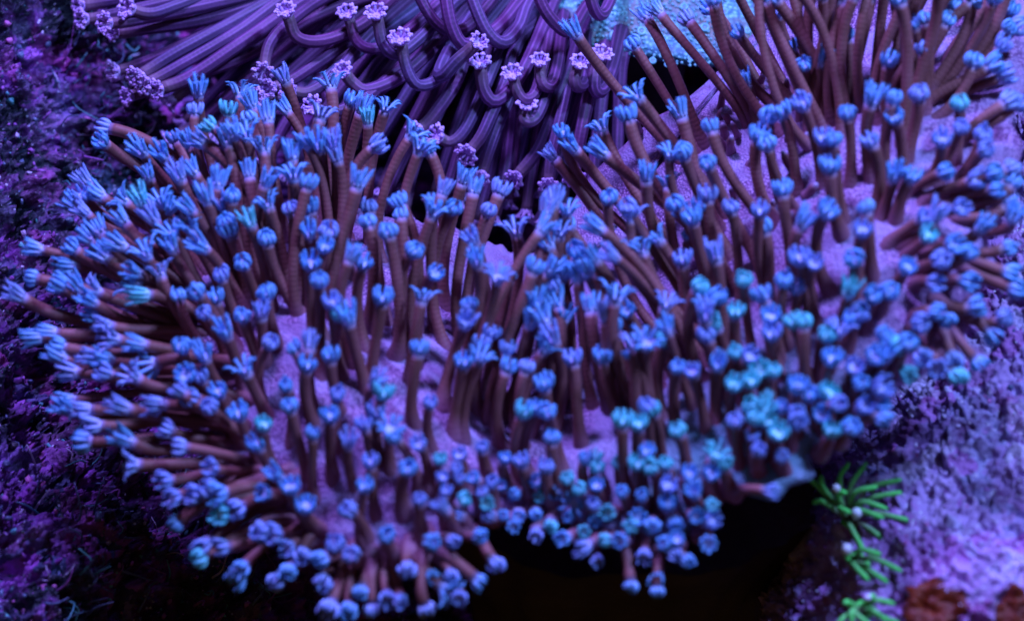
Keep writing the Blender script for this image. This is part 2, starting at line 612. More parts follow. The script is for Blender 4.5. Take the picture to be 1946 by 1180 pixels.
RIGHT_S = TPS([(1946, 60, 6), (1946, 400, 2.6), (1946, 600, 0.6), (1946, 900, -2.2), (1946, 1180, -4.6), (1750, 760, 1.0), (1640, 820, 2.4),
               (1700, 950, -1.2), (1560, 930, 2.6), (1580, 1040, -0.6), (1530, 1180, -1.4), (1490, 1090, 2), (1440, 1250, 1.0), (1700, 1180, -3.4), (2400, 60, 3),
               (2400, 700, -2), (2400, 1500, -8), (1800, 1500, -6), (1450, 1500, -1.5), (1700, 400, 7), (1500, 700, 9), (1440, 900, 8)], 0.01)
xs = np.concatenate([np.arange(1440, 1990, 3.6), np.arange(1990, 2400, 16)])
ys = np.concatenate([np.arange(60, 480, 9), np.arange(480, 1230, 3.6), np.arange(1230, 1500, 16)])
b, PR, NR = rock_sheet(RIGHT_S, xs, ys, 0.55, 11.3)
reef_rock = link('reef_rock', b.mesh('reef_rock', [M_RIGHT]))
reef_rock['kind'] = 'structure'
XR, YR = np.meshgrid(xs, ys)
mask = (XR < 1990) & (YR < 1230) & (YR > 420)
nb = scatter_nodules(PR, NR, 1500, {'purple': 4, 'pink': 2, 'slate': 1, 'pale': 7}, 0.02, 0.075, mask)
o = link('coralline_crumbs', nb.mesh('coralline_crumbs', list(M_NOD.values())), reef_rock)
o['kind'] = 'stuff'


def near_rock(px, py):
    """displaced rock point and normal at a pixel on the right rock"""
    k = np.argmin((XR - px) ** 2 + (YR - py) ** 2)
    i, j = divmod(int(k), XR.shape[1])
    return PR[i, j], NR[i, j]


# ------------------------------------------------------------------ crowns (shared by many polyps)
def tentacle(b, a, prof, rad, pin, n=7, tw=0.0):
    ca, sa = math.cos(a), math.sin(a)
    ca2, sa2 = math.cos(a + tw), math.sin(a + tw)
    ts = np.linspace(0, 1, n)
    P = []
    for t in ts:
        r, z = prof(t)
        c = ca + (ca2 - ca) * t; s = sa + (sa2 - sa) * t
        P.append((r * c, r * s, z))
    P = np.array(P)
    tube(b, P, [rad * w for w in np.interp(ts, [0, .3, .8, 1], [0.9, 1.0, 0.8, 0.45])], 6)
    side = np.array([-sa, ca, 0])
    out = np.array([ca, sa, 0])
    if pin > 0:
        for t in np.linspace(0.22, 1.0, 7):
            k = t * (n - 1); i = min(int(k), n - 2)
            c = P[i] + (P[i + 1] - P[i]) * (k - i)
            tg = P[i + 1] - P[i]; tg /= np.linalg.norm(tg)
            for sg in (-1, 1):
                d = side * sg + tg * 0.75
                d /= np.linalg.norm(d)
                tip = c + d * pin * (0.75 + 0.5 * random.random()) * (1.0 if t < 0.9 else 0.7)
                w = tg * 0.03
                q = np.cross(d, tg); q /= np.linalg.norm(q)
                b.add([c + w, c - w * 0.5 + q * 0.02, c - w * 0.5 - q * 0.02, tip], [(0, 1, 3), (1, 2, 3), (2, 0, 3)])


def crown(kind, seed):
    random.seed(seed)
    b = Builder()
    # soft cup under the tentacles
    rings = [(0.155, -0.06), (0.165, 0.0), (0.185, 0.06), (0.185, 0.12), (0.13, 0.13), (0.06, 0.10), (0.0, 0.09)]
    V = []; F = []; S = 12
    for r, z in rings[:-1]:
        for j in range(S):
            t = j / S * 2 * math.pi
            rr = r * (1 + 0.06 * math.cos(8 * t))
            V.append((rr * math.cos(t), rr * math.sin(t), z))
    V.append((0, 0, 0.085))
    for i in range(len(rings) - 2):
        for j in range(S):
            k = (j + 1) % S
            F.append((i * S + j, i * S + k, (i + 1) * S + k, (i + 1) * S + j))
    for j in range(S):
        F.append(((len(rings) - 2) * S + j, (len(rings) - 2) * S + (j + 1) % S, len(V) - 1))
    uvc = np.zeros((len(V), 3)); uvc[:, 1] = -0.6
    b.add(V, F, uvc)
    for k in range(8):
        a = k / 8 * 2 * math.pi + random.uniform(-.12, .12)
        j = random.uniform(-1, 1); l = 1 + (0.3 if kind == 'bud' else 0.2) * random.uniform(-1, 1)
        if kind == 'comb':
            f = lambda t: (0.15 + (0.12 + 0.05 * j) * t ** 1.3, 0.05 + 0.47 * l * t); rad, pin = 0.058, 0.15
        elif kind == 'bud':
            f = lambda t: (0.15 + (0.085 + 0.025 * j) * math.sin(math.pi * min(1, t * 0.95)) - 0.03 * t, 0.02 + 0.34 * l * t); rad, pin = 0.074, 0.11
        elif kind == 'cup':
            f = lambda t: (0.15 + (0.11 + 0.03 * j) * math.sin(1.9 * t), 0.03 + 0.34 * l * t); rad, pin = 0.074, 0.11
        else:
            f = lambda t: (0.14 + (0.32 + 0.05 * j) * t * l, 0.06 + 0.34 * math.sin(1.7 * t) * (1 + .2 * j)); rad, pin = 0.054, 0.15
        tentacle(b, a, f, rad, pin, tw=random.uniform(-.15, .15))
    return b


CROWNS = {}
for kind, seeds in (('comb', (1, 2, 3)), ('bud', (4, 5, 9)), ('cup', (6, 7, 10)), ('star', (8, 11))):
    CROWNS[kind] = [crown(kind, s) for s in seeds]
CROWN_MESH = {}
for kind, bl in CROWNS.items():
    for i, bb in enumerate(bl):
        for col, mt in M_CROWN.items():
            CROWN_MESH[kind, i, col] = bb.mesh('tentacle_crown_' + kind, [mt])
random.seed(21)


def flower(seed):
    """short knobbed tentacles of the long-stalked coral"""
    random.seed(seed)
    b = Builder()
    V = []; F = []; S = 14
    rings = [(0.15, -0.08), (0.17, 0.0), (0.20, 0.08), (0.19, 0.12), (0.10, 0.09), (0.05, 0.11)]
    for r, z in rings:
        for j in range(S):
            t = j / S * 2 * math.pi
            V.append((r * math.cos(t), r * math.sin(t), z))
    V.append((0, 0, 0.07))
    for i in range(len(rings) - 1):
        for j in range(S):
            k = (j + 1) % S
            F.append((i * S + j, i * S + k, (i + 1) * S + k, (i + 1) * S + j))
    for j in range(S):
        F.append(((len(rings) - 1) * S + j, (len(rings) - 1) * S + (j + 1) % S, len(V) - 1))
    b.add(V, F)
    op = random.uniform(0.6, 1.25)
    for k in range(8):
        a = k / 8 * 2 * math.pi + random.uniform(-.1, .1)
        o = np.array([math.cos(a), math.sin(a), 0]); s = np.array([-math.sin(a), math.cos(a), 0]); z = np.array([0, 0, 1.0])
        tube(b, [o * 0.13 + z * 0.07, o * (0.17 + .04 * op) + z * 0.16, o * (0.19 + 0.09 * op) + z * 0.22], [0.05, 0.052, 0.05], 6)
        tipc = o * (0.19 + 0.10 * op) + z * 0.235
        for (ss, oo, zz, r) in ((0, .02, .0, .058), (.055, -.02, .01, .04), (-.055, -.02, .01, .04), (0, -.05, .035, .042), (.02, .05, .01, .036)):
            VV, FF = ICO1
            b.add(VV * r * random.uniform(.85, 1.15) + tipc + s * ss + o * oo + z * zz, FF)
    return b


FLOWERS = [flower(s) for s in (31, 32, 33, 34)]
FLOWER_MESH = [bb.mesh('tentacle_flower', [M_CROWN_BACK]) for bb in FLOWERS]
random.seed(22)


def orient(p, d, s, spin):
    z = np.asarray(d, float); z = z / np.linalg.norm(z)
    a = np.array([0.3, -0.2, 0.93]) if abs(z[2]) < 0.9 else np.array([1.0, 0, 0])
    x = np.cross(a, z); x /= np.linalg.norm(x); y = np.cross(z, x)
    c, si = math.cos(spin), math.sin(spin)
    x, y = c * x + si * y, -si * x + c * y
    M = np.eye(4)
    M[:3, 0] = x * s; M[:3, 1] = y * s; M[:3, 2] = z * s; M[:3, 3] = p
    return M


def to_matrix(M, origin):
    m = M.copy()
    m[:3, 3] = (M[:3, 3] - origin) * K
    return Matrix(m.tolist())


# ------------------------------------------------------------------ big folded leather coral
OUT = [(330, 610), (345, 760), (400, 860), (500, 965), (600, 1035), (700, 1065), (790, 1050), (850, 1010), (900, 985), (960, 975),
       (1050, 985), (1150, 1010), (1250, 1030), (1320, 1010), (1345, 960), (1400, 935), (1470, 955), (1525, 915), (1560, 855),
       (1640, 810), (1690, 760), (1740, 720), (1810, 660), (1860, 590), (1900, 500), (1915, 400), (1935, 250), (1960, 120), (2000, -60),
       (1900, -110), (1740, -130), (1580, -110), (1470, 20), (1390, 110), (1290, 190), (1190, 270), (1110, 350), (1060, 430),
       (1015, 475), (965, 475), (900, 445), (800, 420), (650, 400), (500, 390), (410, 420), (355, 490)]
CEN = np.array([950.0, 720.0])
oc = catmull(np.array(OUT + OUT[:1]), 480)
oa = np.unwrap(np.arctan2(-(oc[:, 1] - CEN[1]), oc[:, 0] - CEN[0]))
orad = np.hypot(oc[:, 0] - CEN[0], oc[:, 1] - CEN[1])
if oa[-1] < oa[0]:
    oa, orad = oa[::-1], orad[::-1]
oa = np.maximum.accumulate(oa)


def rim(theta):
    t = (np.asarray(theta) - oa[0]) % (2 * math.pi) + oa[0]
    return np.interp(t, oa, orad)


CAPD = TPS([(330, 620, 0.5), (345, 760, 0), (420, 850, -1.2), (520, 980, -2.3), (700, 1060, -3.3), (850, 1010, -3.6), (950, 985, -2.8), (1050, 990, -3),
            (430, 450, 2.6), (600, 420, 4.2), (800, 450, 5), (950, 490, 6), (600, 650, -0.6), (450, 620, 0.2), (750, 750, -1.4), (850, 800, -1.6),
            (930, 650, 1.6), (970, 800, -0.6), (350, 490, 2.2), (650, 400, 5.2), (850, 430, 6.2), (965, 475, 6.6), (600, 850, -2.0), (700, 930, -2.7),
            (1060, 560, 3.6), (1150, 700, 0.6), (1200, 850, -2.2), (1330, 980, -3.6), (1480, 945, -4.2), (1540, 870, -3.8), (1250, 500, 2.6),
            (1400, 450, 0.9), (1600, 450, -1.8), (1700, 600, -3.2), (1650, 780, -3.8), (1810, 650, -3.4), (1880, 540, -3), (1920, 400, -2.2),
            (1400, 200, 3.8), (1290, 200, 5), (1190, 280, 5.6), (1450, 80, 5.4), (1600, 150, 1.6), (1750, 200, 0), (1850, 100, 1), (1940, 200, -0.6),
            (1500, -60, 6.5), (1700, -100, 5), (1960, -60, 2), (1450, 700, -2.2), (1350, 780, -2.4)], 0.004)

root = empty('leather_coral', at(1180, 1300, 6) - np.array([0, 0, 3.0]))
ROOT = np.array(root.location) / K
root['label'] = 'large folded leather coral with brown stalks and blue tipped polyps on dark stem'
root['category'] = 'coral'

# cap: upper face, rolled rim and underside as one closed skin
NA, NRG = 300, 46
th = np.arange(NA) / NA * 2 * math.pi
R1 = rim(th) * (1 + 0.010 * np.sin(th * 37) + 0.012 * np.sin(th * 61 + 1.3) + 0.012 * np.sin(th * 17 + 0.4))
V = []; UVc = []
fr_list = list((np.arange(1, NRG + 1) / NRG) ** 0.9)
for s in fr_list:
    x = CEN[0] + np.cos(th) * R1 * s; y = CEN[1] - np.sin(th) * R1 * s
    d = CAPD(x, y)
    P = at(x, y, d)
    nv = np.array([noise.fractal(Vector(p * 0.45), 0.8, 2.0, 3) for p in P])
    e = max(0.0, (s - 0.93) / 0.07)
    P = P - FWD * (0.22 * nv)[:, None] + FWD * (0.35 * e * e)
    V.append(P)
top_edge = V[-1]
for k, (ins, dep) in enumerate(((0.0, 0.28), (0.012, 0.55), (0.04, 0.75), (0.12, 0.95), (0.3, 1.4), (0.5, 2.0), (0.75, 2.6))):
    s = 1 - ins
    x = CEN[0] + np.cos(th) * R1 * s; y = CEN[1] - np.sin(th) * R1 * s
    d = CAPD(x, y)
    P = at(x, y, d) + FWD * (0.35 * max(0, (s - .93) / .07) ** 2 + dep) - np.array([0, 0, 0.25 * dep])
    V.append(P)
ctr_top = at(np.array([CEN[0]]), np.array([CEN[1]]), CAPD(CEN[:1], CEN[1:]))
nr_ = len(V)
V = np.concatenate(V + [ctr_top, V[-1].mean(0)[None]])
F = []
for i in range(nr_ - 1):
    for j in range(NA):
        k = (j + 1) % NA
        F.append((i * NA + j, (i + 1) * NA + j, (i + 1) * NA + k, i * NA + k))
for j in range(NA):
    k = (j + 1) % NA
    F.append((nr_ * NA, j, k))
    F.append((nr_ * NA + 1, (nr_ - 1) * NA + k, (nr_ - 1) * NA + j))
b = Builder()
b.add(V - ROOT, F)
link('cap', b.mesh('cap', [M_CAP]), root)

# stem: fluted column from beneath the cap down to the rock
b = Builder()
sx = at(1190, 930, 1.4)
V = []; F = []
S = 96; H = 26
for i in range(H):
    t = i / (H - 1)
    z = sx[2] - 14.0 * t
    for j in range(S):
        a = j / S * 2 * math.pi
        r = 4.9 + 0.9 * (1 - min(1, t * 4)) - 0.5 * math.sin(t * 2.4) + 0.16 * math.sin(9 * a + 2 * t) + 0.10 * math.sin(23 * a + 5 * t)
        r += 0.35 * noise.noise(Vector((math.cos(a) * 1.5, math.sin(a) * 1.5, t * 3)))
        V.append((sx[0] + r * math.cos(a), sx[1] + 0.3 + 0.62 * r * math.sin(a), z))
for i in range(H - 1):
    for j in range(S):
        k = (j + 1) % S
        F.append((i * S + j, i * S + k, (i + 1) * S + k, (i + 1) * S + j))
F.append(tuple(range(S))); F.append(tuple(reversed(range((H - 1) * S, H * S))))
b.add(np.array(V) - ROOT, F)
link('stem', b.mesh('stem', [M_STEM]), root)

# where the photograph shows the crowns, read tile by tile (tile origin, points in 2.951x enlargement)
Z = 2.951
TILES = {
 (0, 0): [(1100,490),(1335,500),(1265,600),(1410,565),(1075,600),(1185,675),(1395,645),(1310,730),(1505,640),(1590,420),(1600,590),(1380,730),(1275,770),(1130,775),(965,760),(580,695),(545,780),(770,830),(895,840),(1040,780),(1480,810),(1640,850),(1640,960),(1730,780),(1790,790),(1800,625),(1860,460),(1880,780),(1900,860),(815,965),(1070,940),(1210,1005),(1385,955),(1485,995),(1725,1010),(455,1020),(430,1080),(540,1085),(670,1115),(780,1110),(890,1110),(1060,1145),(1150,1090),(1230,1130),(1290,1080),(1500,1120),(1635,1150),(1740,1140),(400,1160),(990,970)],
 (650, 0): [(50,545),(110,590),(245,580),(155,650),(180,790),(390,730),(435,810),(495,820),(90,1010),(150,1140),(330,1110),(505,1125),(575,1050),(680,990),(740,1045),(620,1140),(890,1050),(820,1160),(1210,730),(1280,810),(1170,860),(1440,700),(1440,840),(1580,640),(1290,170),(1620,230),(1640,520),(1760,50),(1700,75),(1890,620),(1820,840),(1900,840),(1690,970),(1815,1010),(1475,1090),(1870,1120),(1150,1160),(1260,1160),(1190,1110),(1590,1150)],
 (1296, 0): [(620,245),(685,330),(805,320),(930,175),(1255,55),(1305,110),(1375,85),(1500,95),(1365,250),(1155,320),(360,435),(480,640),(565,615),(675,560),(935,615),(1060,540),(1185,530),(1200,630),(1345,510),(1570,560),(1580,685),(1485,770),(1710,740),(1720,810),(1075,770),(790,750),(850,760),(825,920),(1205,970),(1295,975),(1500,950),(1670,1000),(1790,1050),(1890,1030),(1590,1150),(1035,1145),(560,1050),(430,1160),(280,1140),(130,1080),(30,1145),(110,1140),(415,745),(465,790),(145,700),(130,890),(20,90),(300,170),(1665,340),(1760,355),(1820,240),(1830,420),(1840,560),(1850,140),(1860,40),(1900,140),(1900,580),(1740,15),(1540,10),(800,1165),(1770,960),(1870,930),(20,840),(520,50),(150,20)],
 (0, 390): [(390,30),(450,30),(670,70),(530,140),(470,185),(655,210),(850,50),(910,5),(945,215),(955,135),(1060,115),(1125,210),(1270,70),(1285,130),(1400,70),(1480,175),(1355,300),(1230,370),(1740,130),(1830,130),(1815,205),(1740,300),(1795,400),(1855,525),(1900,590),(190,235),(380,230),(565,280),(370,335),(735,360),(880,360),(800,250),(160,400),(310,440),(400,460),(510,470),(480,525),(740,435),(790,480),(990,490),(1090,465),(1205,500),(1135,575),(1260,690),(1355,600),(1490,475),(1465,585),(1505,750),(80,510),(490,620),(570,680),(610,740),(270,720),(190,730),(310,795),(310,855),(490,850),(570,860),(760,775),(840,885),(390,930),(560,945),(720,975),(1000,945),(1000,770),(1130,825),(1110,945),(1220,1020),(990,1030),(1365,905),(1710,880),(1650,780),(1735,760),(1850,830),(1610,985),(1620,1110),(1160,1110),(1330,1150),(1890,1035),(665,1135),(870,1110),(840,1165),(460,1150),(370,1095),(340,1155),(1060,1065)],
 (650, 390): [(155,75),(155,20),(265,130),(335,30),(510,20),(615,10),(815,35),(740,165),(390,230),(40,265),(110,300),(525,345),(765,285),(885,380),(940,370),(990,120),(1125,110),(1210,130),(1260,100),(1280,30),(1430,105),(1600,40),(1765,165),(1570,240),(1500,260),(1660,235),(1405,275),(1310,230),(1085,330),(1170,340),(1240,370),(1200,420),(1320,380),(1375,350),(1165,195),(230,505),(455,500),(30,620),(715,540),(700,630),(785,760),(685,855),(780,830),(835,695),(930,785),(430,790),(1095,520),(1215,530),(1240,610),(1060,635),(1150,620),(1195,720),(1140,780),(1030,890),(1390,560),(1520,500),(1580,560),(1475,600),(1525,660),(1295,845),(1450,835),(1800,530),(1815,670),(1805,735),(1635,760),(1640,810),(1700,750),(1880,880),(1890,10),(1900,290),(1135,985),(170,970),(490,1090),(190,1140),(1010,1145),(1075,1120),(1150,1130),(1715,1110),(1750,1130),(230,1040),(925,890)],
 (1296, 390): [(50,55),(35,145),(280,15),(425,30),(465,105),(660,80),(800,50),(1010,115),(1380,60),(1460,60),(190,265),(345,385),(665,275),(735,290),(970,270),(565,405),(650,430),(1280,345),(1400,170),(1540,220),(1465,310),(1640,270),(1710,140),(1860,240),(1850,390),(1900,90),(1870,20),(1615,430),(1435,430),(1080,485),(1180,470),(945,460),(465,490),(295,575),(190,650),(120,600),(140,710),(485,600),(510,700),(85,430),(190,490),(130,545),(200,870),(300,800),(370,820),(680,640),(630,640),(980,620),(1010,580),(1440,595),(1505,655),(1350,660),(1660,590),(1150,710),(810,700),(890,690),(1220,780),(1275,770),(840,850),(970,890),(1095,830),(1160,840),(500,910),(435,890),(385,970),(285,985),(60,910),(650,1000),(725,1050),(820,1040),(1010,985),(1125,1040),(870,1090),(1040,1130),(1140,1160),(550,1110),(460,1130),(1265,960),(1350,880),(1440,950),(1535,880),(1670,900),(1550,980),(1830,660),(1740,740),(790,1160),(650,1150),(400,1100),(1890,480)],
 (0, 780): [(830,35),(920,115),(680,180),(1000,200),(720,310),(900,405),(1155,330),(940,495),(1075,500),(1140,470),(1205,465),(1315,560),(1460,470),(1545,340),(1615,410),(1435,170),(1465,60),(1755,110),(1850,15),(1690,530),(1440,680),(1595,790),(1675,830),(1865,750),(960,640),(1140,760),(1100,840),(1230,790),(1330,900),(1320,950),(1600,920),(1540,985),(1800,985),(1840,1120),(1215,600),(510,90),(455,180),(1520,710),(1790,840)],
 (650, 780): [(130,60),(190,20),(300,130),(30,160),(270,80),(435,165),(545,255),(660,230),(160,270),(125,410),(40,535),(435,480),(365,310),(780,190),(845,385),(660,360),(750,360),(580,440),(810,510),(900,420),(935,425),(580,540),(240,685),(490,740),(30,820),(365,915),(590,1020),(625,950),(530,960),(680,1070),(880,880),(780,965),(640,740),(790,720),(110,1040),(255,1075),(330,1100),(465,1130),(170,1130),(30,1140),(1010,280),(1170,140),(1355,255),(1435,310),(1420,250),(1570,50),(1660,60),(1890,95),(1735,295),(1710,215),(1570,440),(1340,430),(1410,520),(1190,480),(1115,500),(1500,570),(1840,530),(1620,660),(1270,620),(1165,660),(1085,710),(1250,740),(1350,700),(1380,780),(1480,750),(1570,740),(1650,600),(1740,640),(1830,760),(1890,740),(1430,860),(1700,830),(1870,820),(1625,1000),(1770,1030),(1770,940),(830,600),(900,600),(960,660),(990,600),(790,450),(650,580),(560,360),(640,300)],
 (1296, 780): [(785,40),(640,60),(860,120),(960,100),(1150,50),(400,120),(240,290),(180,240),(410,30),(300,40),(170,760),(40,860),(510,450),(560,240),(480,40),(430,210),(540,110)],
}
tips = []
for (ox, oy), pts in TILES.items():
    for x, y in pts:
        p = (ox + x / Z, oy + y / Z)
        if all((p[0] - q[0]) ** 2 + (p[1] - q[1]) ** 2 > 13 ** 2 for q in tips):
            tips.append(p)

n_listed = len(tips)
for k in range(34):
    tips.append((1340 + k * 18 + random.uniform(-8, 8), random.uniform(-80, -4)))
for k in range(400):                      # crowded small polyps along the front rim
    x = random.uniform(860, 1360); y = np.interp(x, [860, 1000, 1300, 1480, 1600], [930, 940, 950, 890, 790]) + random.uniform(-75, 65)
    if all((x - q[0]) ** 2 + (y - q[1]) ** 2 > 30 ** 2 for q in tips):
        tips.append((x, y))
# how the polyps lean there: tip x, tip y, screen direction, length (px), lean to the viewer, crown size
FIELD = np.array([
 (190,250,-.7,-.7,190,.2,1),(130,390,-.85,-.5,210,.1,1),(60,470,-.93,-.35,250,.1,1),(30,560,-.97,-.2,290,.1,1),(130,650,-1,-.05,220,.2,1.05),
 (170,780,-1,0,210,.3,1.05),(230,880,-.98,.15,210,.3,1.1),(330,960,-.93,.35,190,.3,1),(380,1060,-.85,.5,180,.3,1),(450,1090,-.7,.7,160,.3,1),
 (620,1160,-.25,.95,140,.4,.95),(760,1150,.1,1,130,.4,.9),(870,1130,.5,.8,120,.4,.9),(940,1075,.95,.2,110,.2,.9),(250,550,-.9,-.4,150,.4,1),
 (250,700,-1,-.1,170,.5,1),(330,550,-.45,-.85,120,.5,1),(330,450,-.5,-.85,150,.4,1),(330,370,-.45,-.9,170,.3,1),(430,540,-.25,-.97,110,.4,.95),
 (430,680,-.4,-.9,110,.5,1),(350,850,-.9,-.1,130,.6,1),(500,620,-.1,-1,120,.4,.95),(520,780,-.2,-.95,120,.5,.95),(560,900,-.3,-.8,110,.6,.95),
 (630,1030,-.1,-.5,60,.9,.95),(500,960,-.6,.2,90,.8,1),(370,180,-.3,-.95,240,.1,1),(500,280,-.15,-1,220,.1,1),(620,270,0,-1,230,.1,1),
 (720,230,.1,-1,240,.1,1),(820,290,.12,-1,240,.1,1),(700,490,.05,-1,190,.3,1),(600,450,-.05,-1,170,.3,1),(470,420,-.2,-1,150,.3,1),
 (860,380,.1,-1,220,.2,.95),(780,560,.05,-1,150,.3,.95),(700,700,0,-1,110,.5,.95),(800,650,.1,-1,130,.4,.95),(950,500,.3,-.95,220,.2,1),
 (920,390,.2,-1,230,.1,.95),(1040,420,.4,-.92,260,.1,1),(1020,510,.35,-.93,200,.2,1),(900,660,.25,-.95,150,.3,1.05),(1020,600,.25,-.95,160,.3,1),
 (1000,690,.15,-1,130,.4,.95),(1080,440,-.5,-.85,200,.1,1),(1140,430,-.6,-.8,220,.1,1),(1180,480,-.55,-.82,170,.2,1),(1130,570,-.2,-1,150,.3,1),
 (1160,640,-.2,-.98,130,.3,1),(1070,250,-.6,-.8,230,.1,.95),(1050,300,-.65,-.75,230,.1,.95),(1200,230,-.55,-.83,230,.1,1),(1140,240,-.55,-.83,220,.1,1),
 (1190,80,-.55,-.83,240,.1,1),(1085,60,-.6,-.8,290,.1,1),(1250,30,-.5,-.85,220,.1,1),(1280,300,-.45,-.88,170,.2,1),(1270,390,-.4,-.9,150,.2,.95),
 (1400,60,-.55,-.83,170,.1,.9),(1420,150,-.15,-1,110,.2,.9),(1570,110,0,-1,140,.3,1),(1450,260,-.25,-.97,130,.3,1),(1600,200,0,-1,130,.4,1),
 (1720,30,.1,-1,150,.3,.95),(1760,90,.1,-1,130,.4,1),(1860,60,.6,-.75,150,.2,1),(1900,150,.8,-.5,140,.3,1),(1830,200,.4,-.85,110,.5,1),
 (1570,400,0,-1,110,.5,1),(1450,430,-.05,-1,120,.4,1),(1310,440,-.15,-1,120,.3,.95),(1410,520,-.1,-1,120,.4,1),(1520,530,0,-1,110,.5,1),
 (1250,680,-.1,-1,120,.4,.95),(1400,600,-.15,-.97,100,.5,.95),(1640,500,.2,-.9,90,.6,1),(1690,630,.6,-.7,90,.6,1),(1830,380,.8,-.4,110,.5,1),
 (1920,420,1,-.1,120,.3,1),(1930,560,.9,.45,110,.3,.95),(1860,690,.5,.85,90,.3,.95),(1760,710,.15,.95,70,.5,.9),(1720,600,.4,-.3,70,.8,.95),
 (1800,520,.6,0,80,.8,.95),(1600,740,.2,-.6,60,.8,.95),(1680,790,.7,.2,70,.6,1.05),(1500,680,.05,-1,90,.6,.95),(1360,690,0,-1,100,.5,.9),
 (1450,760,.1,-.9,80,.6,.9),(1550,820,.2,-.4,55,.8,1),(1450,880,-.1,-.5,55,.8,.85),(1200,800,0,-1,110,.5,.9),(1300,800,0,-1,80,.5,.85),
 (1050,830,-.3,-.9,100,.5,.85),(1000,780,0,-1,120,.5,.9),(1250,880,0,-.9,80,.6,.8),(1150,900,-.1,-.7,55,.7,.75),(900,900,0,-.9,60,.6,.7),
 (980,960,0,.3,40,.9,.65),(850,920,.05,-.9,60,.6,.7),(730,920,0,-1,100,.6,.9),(640,800,-.05,-1,120,.5,.9),(820,760,0,-1,90,.5,.8),
 (700,860,0,-1,110,.5,.95),(1020,1020,-.2,.9,45,.5,.7),(1100,1030,-.2,.8,50,.6,.75),(1200,1000,0,.2,45,.9,.8),(1300,1000,.2,.3,50,.9,.85),
 (1230,1110,.1,.95,100,.4,.8),(1300,920,0,-.6,50,.8,.85),(750,1000,-.1,-.7,70,.8,.9),(560,1070,-.5,.7,90,.6,.95)], float)


def field(x, y):
    w = 1.0 / (((FIELD[:, 0] - x) ** 2 + (FIELD[:, 1] - y) ** 2) + 900.0) ** 2
    w /= w.sum()
    return w @ FIELD[:, 2:]


def clamp_to_cap(x, y, lim=0.965):
    dx, dy = x - CEN[0], -(y - CEN[1])
    r = math.hypot(dx, dy); t = math.atan2(dy, dx)
    m = float(rim(t)) * lim
    if r > m:
        r = m
    return CEN[0] + r * math.cos(t), CEN[1] - r * math.sin(t)


def hermite(p0, p1, m0, m1, n):
    t = np.linspace(0, 1, n)[:, None]
    return (2 * t**3 - 3 * t**2 + 1) * p0 + (t**3 - 2 * t**2 + t) * m0 + (-2 * t**3 + 3 * t**2) * p1 + (t**3 - t**2) * m1


polyps = []
for (x, y) in tips:
    dx, dy, ln, tz, sc = field(x, y)
    nrm = math.hypot(dx, dy) + 1e-6
    strength = min(1.0, nrm * 1.15)
    ln *= random.uniform(0.9, 1.15) * (1.0 + 0.4 * math.exp(-(((x - 1230) / 330) ** 2 + ((y - 420) / 230) ** 2)) + 0.2 * math.exp(-(((x - 600) / 350) ** 2 + ((y - 250) / 170) ** 2)) + (0.1 if x > 1000 else 0))
    if y < 0:
        ln *= random.uniform(1.3, 1.8)
    a = math.atan2(dy, dx) + random.gauss(0, 0.10)
    bx, by = x - math.cos(a) * ln * strength, y - math.sin(a) * ln * strength
    bx, by = clamp_to_cap(bx, by)
    db = float(CAPD(np.array([bx]), np.array([by]))[0])
    B = at(bx, by, db + 0.15)
    Lc = max(0.4, ln * px_cm())
    tipoff = db - tz * Lc * random.uniform(0.8, 1.1)
    T = at(x, y, tipoff)
    T = T + (B - T) / np.linalg.norm(B - T) * 0.24 * sc
    # surface normal at the foot
    e = 6.0
    p1 = at(bx + e, by, float(CAPD(np.array([bx + e]), np.array([by]))[0]))
    p2 = at(bx, by + e, float(CAPD(np.array([bx]), np.array([by + e]))[0]))
    nn = np.cross(p2 - B, p1 - B); nn /= np.linalg.norm(nn)
    if nn @ FWD > 0:
        nn = -nn
    D = T - B; L = np.linalg.norm(D); u = D / L
    jit = rng.normal(0, 0.26, 3)
    B = B - nn * 0.3
    m0 = (0.55 * u + 0.45 * nn - jit * 0.9); m0 /= np.linalg.norm(m0)
    m1 = (0.8 * u + np.array([0, 0, 0.25]) + jit * 1.1); m1 /= np.linalg.norm(m1)
    sc *= random.uniform(0.88, 1.12)
    # which crown, which colour
    if y < 360 and x < 1000 or (x < 300 and y < 900):
        kind = random.choices(['comb', 'cup', 'star', 'bud'], [6, 2, 1.5, 0.5])[0]
    elif 850 < x < 1260 and y < 640:
        kind = random.choices(['comb', 'cup', 'star', 'bud'], [5, 2, 2.5, 1])[0]
    elif x > 1380 or y > 850:
        kind = random.choices(['comb', 'cup', 'star', 'bud'], [0.6, 4, 0.2, 5])[0]
    else:
        kind = random.choices(['comb', 'cup', 'star', 'bud'], [2, 4, 1, 3])[0]
    teal = math.exp(-(((x - 1420) / 170) ** 2 + ((y - 740) / 170) ** 2)) * 0.75 + math.exp(-(((x - 1150) / 200) ** 2 + ((y - 900) / 120) ** 2)) * 0.35 + 0.04
    vio = 0.25 + (0.35 if (y > 700 and x < 950) else 0) + (0.2 if x > 1750 else 0)
    r = random.random()
    col = 'teal' if r < teal else ('violet' if r < teal + vio else 'blue')
    polyps.append(dict(B=B, T=T, m0=m0 * L, m1=m1 * L, L=L, sc=sc, kind=kind, col=col, size=sc * (1 + 0.35 * L), tip=(x, y)))


def polyp_tube(b, p, org, mat=0):
    n = int(min(20, max(8, p['L'] * 6)))
    P = hermite(p['B'], p['T'], p['m0'], p['m1'], n)
    s = np.linspace(0, 1, n)
    flare = 0.7 * np.exp(-(s * p['L'] / 0.55) ** 2)
    R = 0.163 * (0.55 + 0.45 * p['sc']) * (1 + flare - 0.12 * np.sin(s * math.pi)) * p.get('fat', 1)
    tube(b, P - org, R, 10, mat)
    d = P[-1] - P[-2]
    return P[-1], d


